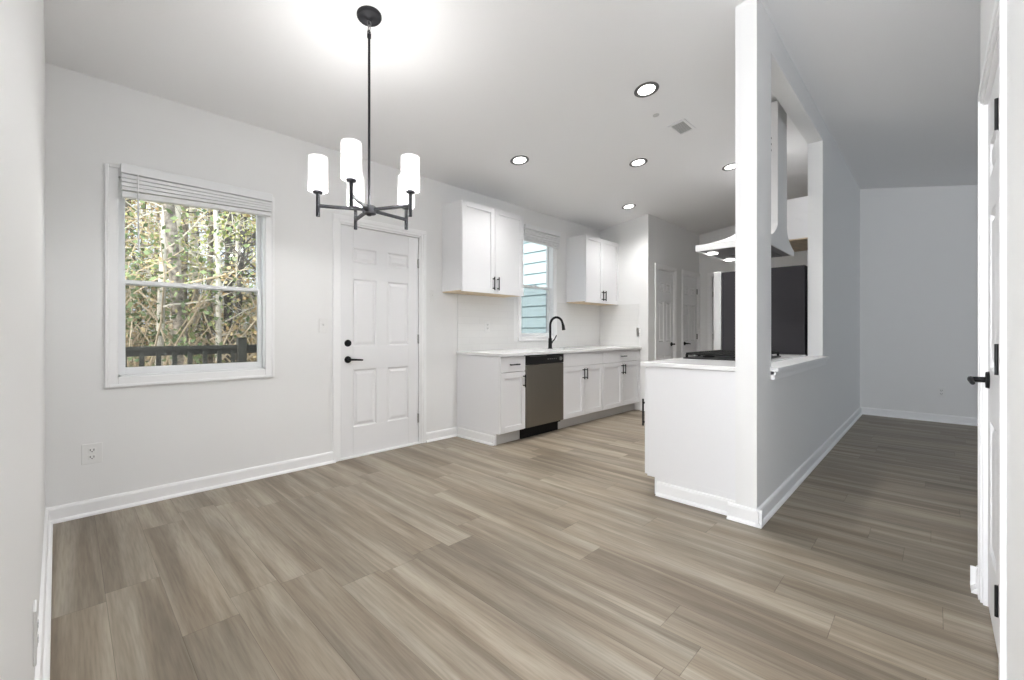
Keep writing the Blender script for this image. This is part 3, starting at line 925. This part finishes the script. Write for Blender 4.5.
# ------------------------------------------------------------------ chandelier
cxx, cyy = 1.16, 2.24
cz = zc(cyy)
t = thing('chandelier', 'dark bronze five-arm chandelier with lit clear glass cylinder shades', 'chandelier', (cxx, cyy, 1.73))
mb = MB(); mb.lathe([(0, -.030), (.012, -.030), (.020, -.022), (.060, -.018), (.066, -.010), (.066, 0), (0, 0)], (cxx, cyy, cz), 36, rot)
obj('ceiling_canopy', mb, 'dark_bronze', t, smooth=True)
def ring(mb, c, r, r2, axis, sq=1.7):
    pts = []
    for k in range(21):
        a = 2 * PI * k / 20
        d = Vector((math.cos(a) * r, 0, math.sin(a) * r * sq)) if axis == 'x' else Vector((0, math.cos(a) * r, math.sin(a) * r * sq))
        pts.append(tuple(Vector(c) + d))
    mb.tube(pts, r2, 8, caps=False)
mb = MB(); z = cz - .045
ring(mb, (cxx, cyy, z), .010, .0028, 'x'); ring(mb, (cxx, cyy, z - .028), .011, .003, 'y'); ring(mb, (cxx, cyy, z - .055), .010, .0028, 'x')
obj('chain', mb, 'chain_metal', t, smooth=True)
zt = cz - .115
mb = MB(); mb.tube([(cxx, cyy, zt + .008), (cxx, cyy, zt - .01)], .011, 12); mb.tube([(cxx, cyy, zt), (cxx, cyy, 1.80)], .0068, 12)
mb.tube([(cxx, cyy, zt + .005), (cxx, cyy, zt + .03)], .005, 8)
obj('rod', mb, 'dark_bronze', t, smooth=True)
mb = MB(); mb.lathe([(0, 1.758), (.010, 1.758), (.014, 1.764), (.036, 1.768), (.036, 1.808), (.030, 1.813), (0, 1.813)], (cxx, cyy, 0), 20)
obj('hub', mb, 'dark_bronze', t, smooth=True)
fwd = Vector((math.cos(math.radians(YAW)), math.sin(math.radians(YAW)), 0)); rgt = Vector((fwd.y, -fwd.x, 0))
for k in range(5):
    a = math.radians(8 + 72 * k)
    dv = Vector((math.cos(a), math.sin(a), 0))
    e = Vector((cxx, cyy, 0)) + dv * .26
    sd = Vector((-dv.y, dv.x, 0))
    def bar(d, s, z): return tuple(Vector((cxx, cyy, 0)) + dv * d + sd * s + Vector((0, 0, z)))
    mb = MB(bar); mb.box(.03, .254, -.007, .007, 1.783, 1.799)
    arm = obj('arm', mb, 'dark_bronze', t, bevel=.001)
    mb = MB(); mb.tube([(e.x, e.y, 1.733), (e.x, e.y, 1.856)], .0100, 12)
    mb.lathe([(0, 1.852), (.022, 1.856), (.026, 1.862), (.026, 1.868), (0, 1.868)], (e.x, e.y, 0), 20)
    obj('post', mb, 'dark_bronze', arm, smooth=True)
    mb = MB(); mb.lathe([(0, 1.868), (.015, 1.868), (.015, 1.90), (0, 1.90)], (e.x, e.y, 0), 16)
    obj('socket', mb, 'plate_white', arm, smooth=True)
    mb = MB(); mb.lathe([(0, 1.868), (.048, 1.868), (.0495, 1.872), (.0495, 2.050), (.0475, 2.050), (.0475, 1.873), (0, 1.873)], (e.x, e.y, 0), 28)
    obj('shade', mb, 'shade_glass', arm, smooth=True, label='clear glass cylinder shade')
    mb = MB(); mb.lathe([(0, 1.90), (.013, 1.902), (.024, 1.935), (.028, 1.960), (.024, 1.98), (.014, 1.99), (0, 1.994)], (e.x, e.y, 0), 20)
    obj('bulb', mb, 'bulb_glow', arm, smooth=True, label='lit frosted bulb')
    ld = D.lights.new('bulb_light', 'POINT'); ld.energy = P_BULB; ld.shadow_soft_size = .034; ld.color = (1, .99, .975)
    lo = D.objects.new('bulb_light', ld); COL.objects.link(lo); lo.parent = t; lo.location = (e.x - cxx, e.y - cyy, 1.955 - 1.73)
    ld = D.lights.new('bulb_downlight', 'SPOT'); ld.energy = P_BULB_DOWN; ld.shadow_soft_size = .034; ld.color = (1, .99, .975); ld.spot_size = PI; ld.spot_blend = .3
    lo = D.objects.new('bulb_downlight', ld); COL.objects.link(lo); lo.parent = t; lo.location = (e.x - cxx, e.y - cyy, 1.955 - 1.73)

# ------------------------------------------------------------------ outlets, switches
def plate(T, s, z, w, h, label, kind, cat, th=.006):
    t = thing(kind, label, cat, T(s, 0, z - h / 2))
    mb = MB(T); mb.box(s - w / 2, s + w / 2, 0, th, z - h / 2, z + h / 2)
    obj('cover_plate', mb, 'plate_white', t, bevel=.002)
    if cat == 'outlet':
        for k in (-1, 1):
            zz = z + k * .021
            mb = MB(T); mb.box(s - .017, s + .017, th, th + .002, zz - .014, zz + .014); r = obj('receptacle', mb, 'plate_white', t, bevel=.001)
            mb = MB(T); mb.box(s - .010, s - .006, th + .002, th + .0025, zz - .004, zz + .008); mb.box(s + .006, s + .010, th + .002, th + .0025, zz - .004, zz + .008); mb.box(s - .003, s + .003, th + .002, th + .0025, zz - .011, zz - .006)
            obj('slots', mb, 'slot_dark', r)
    else:
        mb = MB(T); mb.box(s - .006, s + .006, th, th + .012, z - .002, z + .012); obj('toggle', mb, 'plate_white', t, bevel=.001)
    return t
plate(north, .097, .372, .092, .122, 'white outlet below and left of the wooded window', 'wall_outlet', 'outlet')
plate(north, 1.497, 1.172, .074, .12, 'white light switch left of the back door', 'light_switch', 'switch')
plate(north, 2.60, 1.485, .05, .12, 'narrow white switch plate between back door and near wall cabinet', 'light_switch', 'switch')
plate(north, 3.36, 1.18, .075, .12, 'white outlet in the tile backsplash under the near wall cabinet', 'wall_outlet', 'outlet', th=.011)
plate(east, -.055, .372, .078, .12, 'white outlet low on the far wall of the side room', 'wall_outlet', 'outlet')
plate(lambda s, t, z: (5.70 - t, s, z), 3.03, 1.115, .075, .12, 'white outlet on the end wall at the corner of the worktop', 'wall_outlet', 'outlet')
plate(lambda s, t, z: (LX(s) + t, s, z), 1.80, .275, .08, .15, 'outlet seen edge-on low on the left wall', 'wall_outlet', 'outlet', th=.007)

# ------------------------------------------------------------------ outdoors
gr = MB(); gr.box(-30, 40, YN + .12, 60, -1.3, -1.2)
struct('ground', gr, 'forest_floor', 'tan leaf-covered ground of the woods', 'ground')
dk = MB(); dk.box(-3, 3.4, YN + .13, 6.05, -.16, -.10)
tag(obj('deck', dk, 'deck_wood'), 'weathered grey wooden deck outside the back door', 'deck')
t = thing('deck_railing', 'dark weathered wooden deck railing outside the window', 'railing', (.6, 6.0, -.10))
mb = MB(); mb.box(-3, 3.4, 5.96, 6.05, .925, .962); mb.box(-3, 3.4, 5.985, 6.02, .86, .925); obj('top_rail', mb, 'deck_wood', t)
mb = MB(); mb.box(-3, 3.4, 5.985, 6.02, 0.0, .07); obj('bottom_rail', mb, 'deck_wood', t)
for x in (-2.9, -.72, 1.45, 3.35):
    mb = MB(); mb.box(x - .045, x + .045, 5.93, 6.02, -.10, 1.05); obj('post', mb, 'deck_wood', t)
x = -2.78
while x < 3.3:
    if all(abs(x - q) > .07 for q in (-.72, 1.45)):
        mb = MB(); mb.box(x - .021, x + .021, 5.955, 5.985, .0, .90); obj('baluster', mb, 'deck_wood', t)
    x += .138
# wing of the house with lap siding outside the sink window
t = thing('house_wing', 'light blue lap-sided house wing outside the sink window', 'house', (6.6, 6.5, -1.2))
mb = MB(); mb.box(6.02, 6.5, 3.95, 9.0, -1.2, 3.6); obj('wall', mb, 'blue_siding', t)
mb = MB()
z = -1.2; ln = .20
while z < 3.5:
    mb.prism([(6.02, z), (6.02, z + ln), (6.012, z + ln), (5.988, z + .004), (5.988, z)], 'y', 3.95, 9.0)
    z += ln
obj('siding', mb, 'blue_siding', t)

def wander(p, d, L, n, jit):
    pts = [Vector(p)]; d = Vector(d).normalized()
    for i in range(n):
        d = (d + Vector((random.uniform(-1, 1), random.uniform(-1, 1), random.uniform(-1, 1))) * jit).normalized()
        pts.append(pts[-1] + d * (L / n))
    return pts
def make_tree(h, r, nb, bark, leaf=None, nleaf=0, lo=.15):
    """a bare trunk at the origin with its branches; returns two builders"""
    mb = MB(); pts = wander((0, 0, 0), (0, 0, 1), h, 8, .035)
    mb.tube([tuple(p) for p in pts], [r * (1 - .65 * i / 8) for i in range(9)], 9)
    br = MB(); tips = []
    for k in range(nb):
        q = random.uniform(lo, .97); i = min(7, int(q * 8)); p = pts[i].lerp(pts[i + 1], q * 8 - i)
        a = random.uniform(0, 2 * PI)
        bl = random.uniform(.10, .24) * h * (1.15 - q)
        bp = wander(p, (math.cos(a), math.sin(a), random.uniform(-.1, .9)), bl, 5, .22)
        rr = r * .26 * (1.1 - q)
        br.tube([tuple(v) for v in bp], [rr * (1 - .8 * j / 5) + .003 for j in range(6)], 5)
        for s in range(3):
            j = random.randint(2, 4)
            sp = wander(bp[j], (random.uniform(-1, 1), random.uniform(-1, 1), random.uniform(-.2, .8)), bl * .5, 3, .25)
            br.tube([tuple(v) for v in sp], [rr * .4 + .002, rr * .3 + .002, .003, .002], 4)
            tips += sp[1:]
        tips += bp[2:]
    lv = MB()
    for k in range(nleaf):
        c = random.choice(tips) + Vector((random.gauss(0, .14), random.gauss(0, .14), random.gauss(0, .14)))
        s = random.uniform(.02, .055)
        u = Vector((random.uniform(-1, 1), random.uniform(-1, 1), random.uniform(-1, 1))).normalized()
        w = u.cross(Vector((random.uniform(-1, 1), random.uniform(-1, 1), random.uniform(-1, 1)))).normalized()
        lv.add([tuple(c - u * s), tuple(c - w * s * .6), tuple(c + u * s), tuple(c + w * s * .6)], [(0, 1, 2, 3)])
    return mb, br, lv
def tree_proto(name, label, h, r, nb, bark, leaf, nleaf, group, lo=.15):
    tr, br, lv = make_tree(h, r, nb, bark, leaf, nleaf, lo)
    t = thing(name, label, 'tree', (0, 0, 0), group=group)
    obj('trunk', tr, bark, t, smooth=True)
    obj('branches', br, bark if bark != 'bark_grey' else 'twig_tan', t)
    if nleaf: obj('leaves', lv, leaf, t)
    return t
ray = lambda u, Y: ((math.cos(math.radians(YAW)) + (u - 512) / 432.78 * math.sin(math.radians(YAW))) / (math.sin(math.radians(YAW)) - (u - 512) / 432.78 * math.cos(math.radians(YAW)))) * Y
def place(t, u, Y, s=1.0, rz=0.0):
    t.location = (ray(u, Y), Y, -1.2); t.scale = (s, s, s); t.rotation_euler[2] = rz
G1 = 'trees in the woods behind the deck'
big = tree_proto('large_tree', 'thickest grey tree trunk in the window, left of its middle', 11, .16, 26, 'bark_grey', 'leaves_tan', 500, G1, .12)
place(big, 184, 10.5, .85)
pale = tree_proto('pale_tree', 'slender pale tree trunk near the left side of the window', 12, .075, 24, 'bark_pale', 'leaves_green', 700, G1, .2)
place(pale, 156, 10.5)
p2 = copy_tree(pale); p2['label'] = 'slender pale tree trunk right of the window middle'; place(p2, 220, 10.0, .8, 2.1)
dark = tree_proto('dark_tree', 'dark straight tree trunk near the right side of the window', 13, .10, 26, 'bark_dark', 'leaves_green', 900, G1, .25)
place(dark, 226, 12.5)
protos = [tree_proto('forest_tree', 'one of many thin trees of the woods beyond the deck', 13, .07, 26, bk, lf, 1100, G1, .08)
          for bk, lf in (('bark_grey', 'leaves_tan'), ('bark_dark', 'leaves_green'), ('bark_pale', 'leaves_green'), ('bark_dark', 'leaves_tan'))]
spots = []
for k in range(92):
    Y = random.uniform(11, 30)
    X = random.uniform(-0.12, 0.48) * Y
    spots.append((X, Y))
for k, (X, Y) in enumerate(spots):
    o = protos[k] if k < 4 else copy_tree(protos[k % 4])
    s = random.uniform(.8, 1.25)
    o.location = (X, Y, -1.2); o.scale = (s * random.uniform(.8, 1.3),) * 2 + (s,); o.rotation_euler[2] = random.uniform(0, 6.28)
# bushes and undergrowth
def bush_proto(name, label, leaf, n, r, h, group):
    br = MB(); lv = MB()
    for k in range(26):
        a = random.uniform(0, 6.28)
        bp = wander((random.uniform(-.2, .2), random.uniform(-.2, .2), 0), (math.cos(a) * .6, math.sin(a) * .6, 1), h * random.uniform(.6, 1.1), 6, .22)
        br.tube([tuple(p) for p in bp], [.020 * (1 - .8 * j / 6) + .002 for j in range(7)], 4)
    for k in range(n):
        a = random.uniform(0, 6.28); q = r * math.sqrt(random.random()); z = random.uniform(.1, 1) * h
        c = Vector((q * math.cos(a), q * math.sin(a), z)); s = random.uniform(.025, .06)
        u = Vector((random.uniform(-1, 1), random.uniform(-1, 1), random.uniform(-1, 1))).normalized()
        w = u.cross(Vector((random.uniform(-1, 1), random.uniform(-1, 1), random.uniform(-1, 1)))).normalized()
        lv.add([tuple(c - u * s), tuple(c - w * s * .6), tuple(c + u * s), tuple(c + w * s * .6)], [(0, 1, 2, 3)])
    t = thing(name, label, 'bush', (0, 0, 0), group=group)
    obj('stems', br, 'twig_tan', t); obj('leaves', lv, leaf, t)
    return t
G2 = 'bushes in the woods behind the deck'
bs = [bush_proto('wild_bush', 'one of the tan tangled bushes in the woods beyond the deck', 'leaves_tan', 900, 1.0, 2.7, G2),
      bush_proto('wild_bush', 'one of the green bushes in the woods beyond the deck', 'leaves_green', 900, 1.0, 2.5, G2),
      bush_proto('wild_bush', 'one of the dark evergreen bushes in the woods beyond the deck', 'leaves_dark', 1000, 1.1, 3.6, G2)]
for k in range(42):
    o = bs[k] if k < 3 else copy_tree(bs[(0, 2, 0, 2, 1, 0, 2)[k % 7]])
    Y = random.uniform(8.5, 24)
    o.location = (random.uniform(-.1, .5) * Y, Y, -1.2)
    s = random.uniform(.8, 1.35); o.scale = (s, s, s); o.rotation_euler[2] = random.uniform(0, 6.28)
bpy.context.view_layer.update()
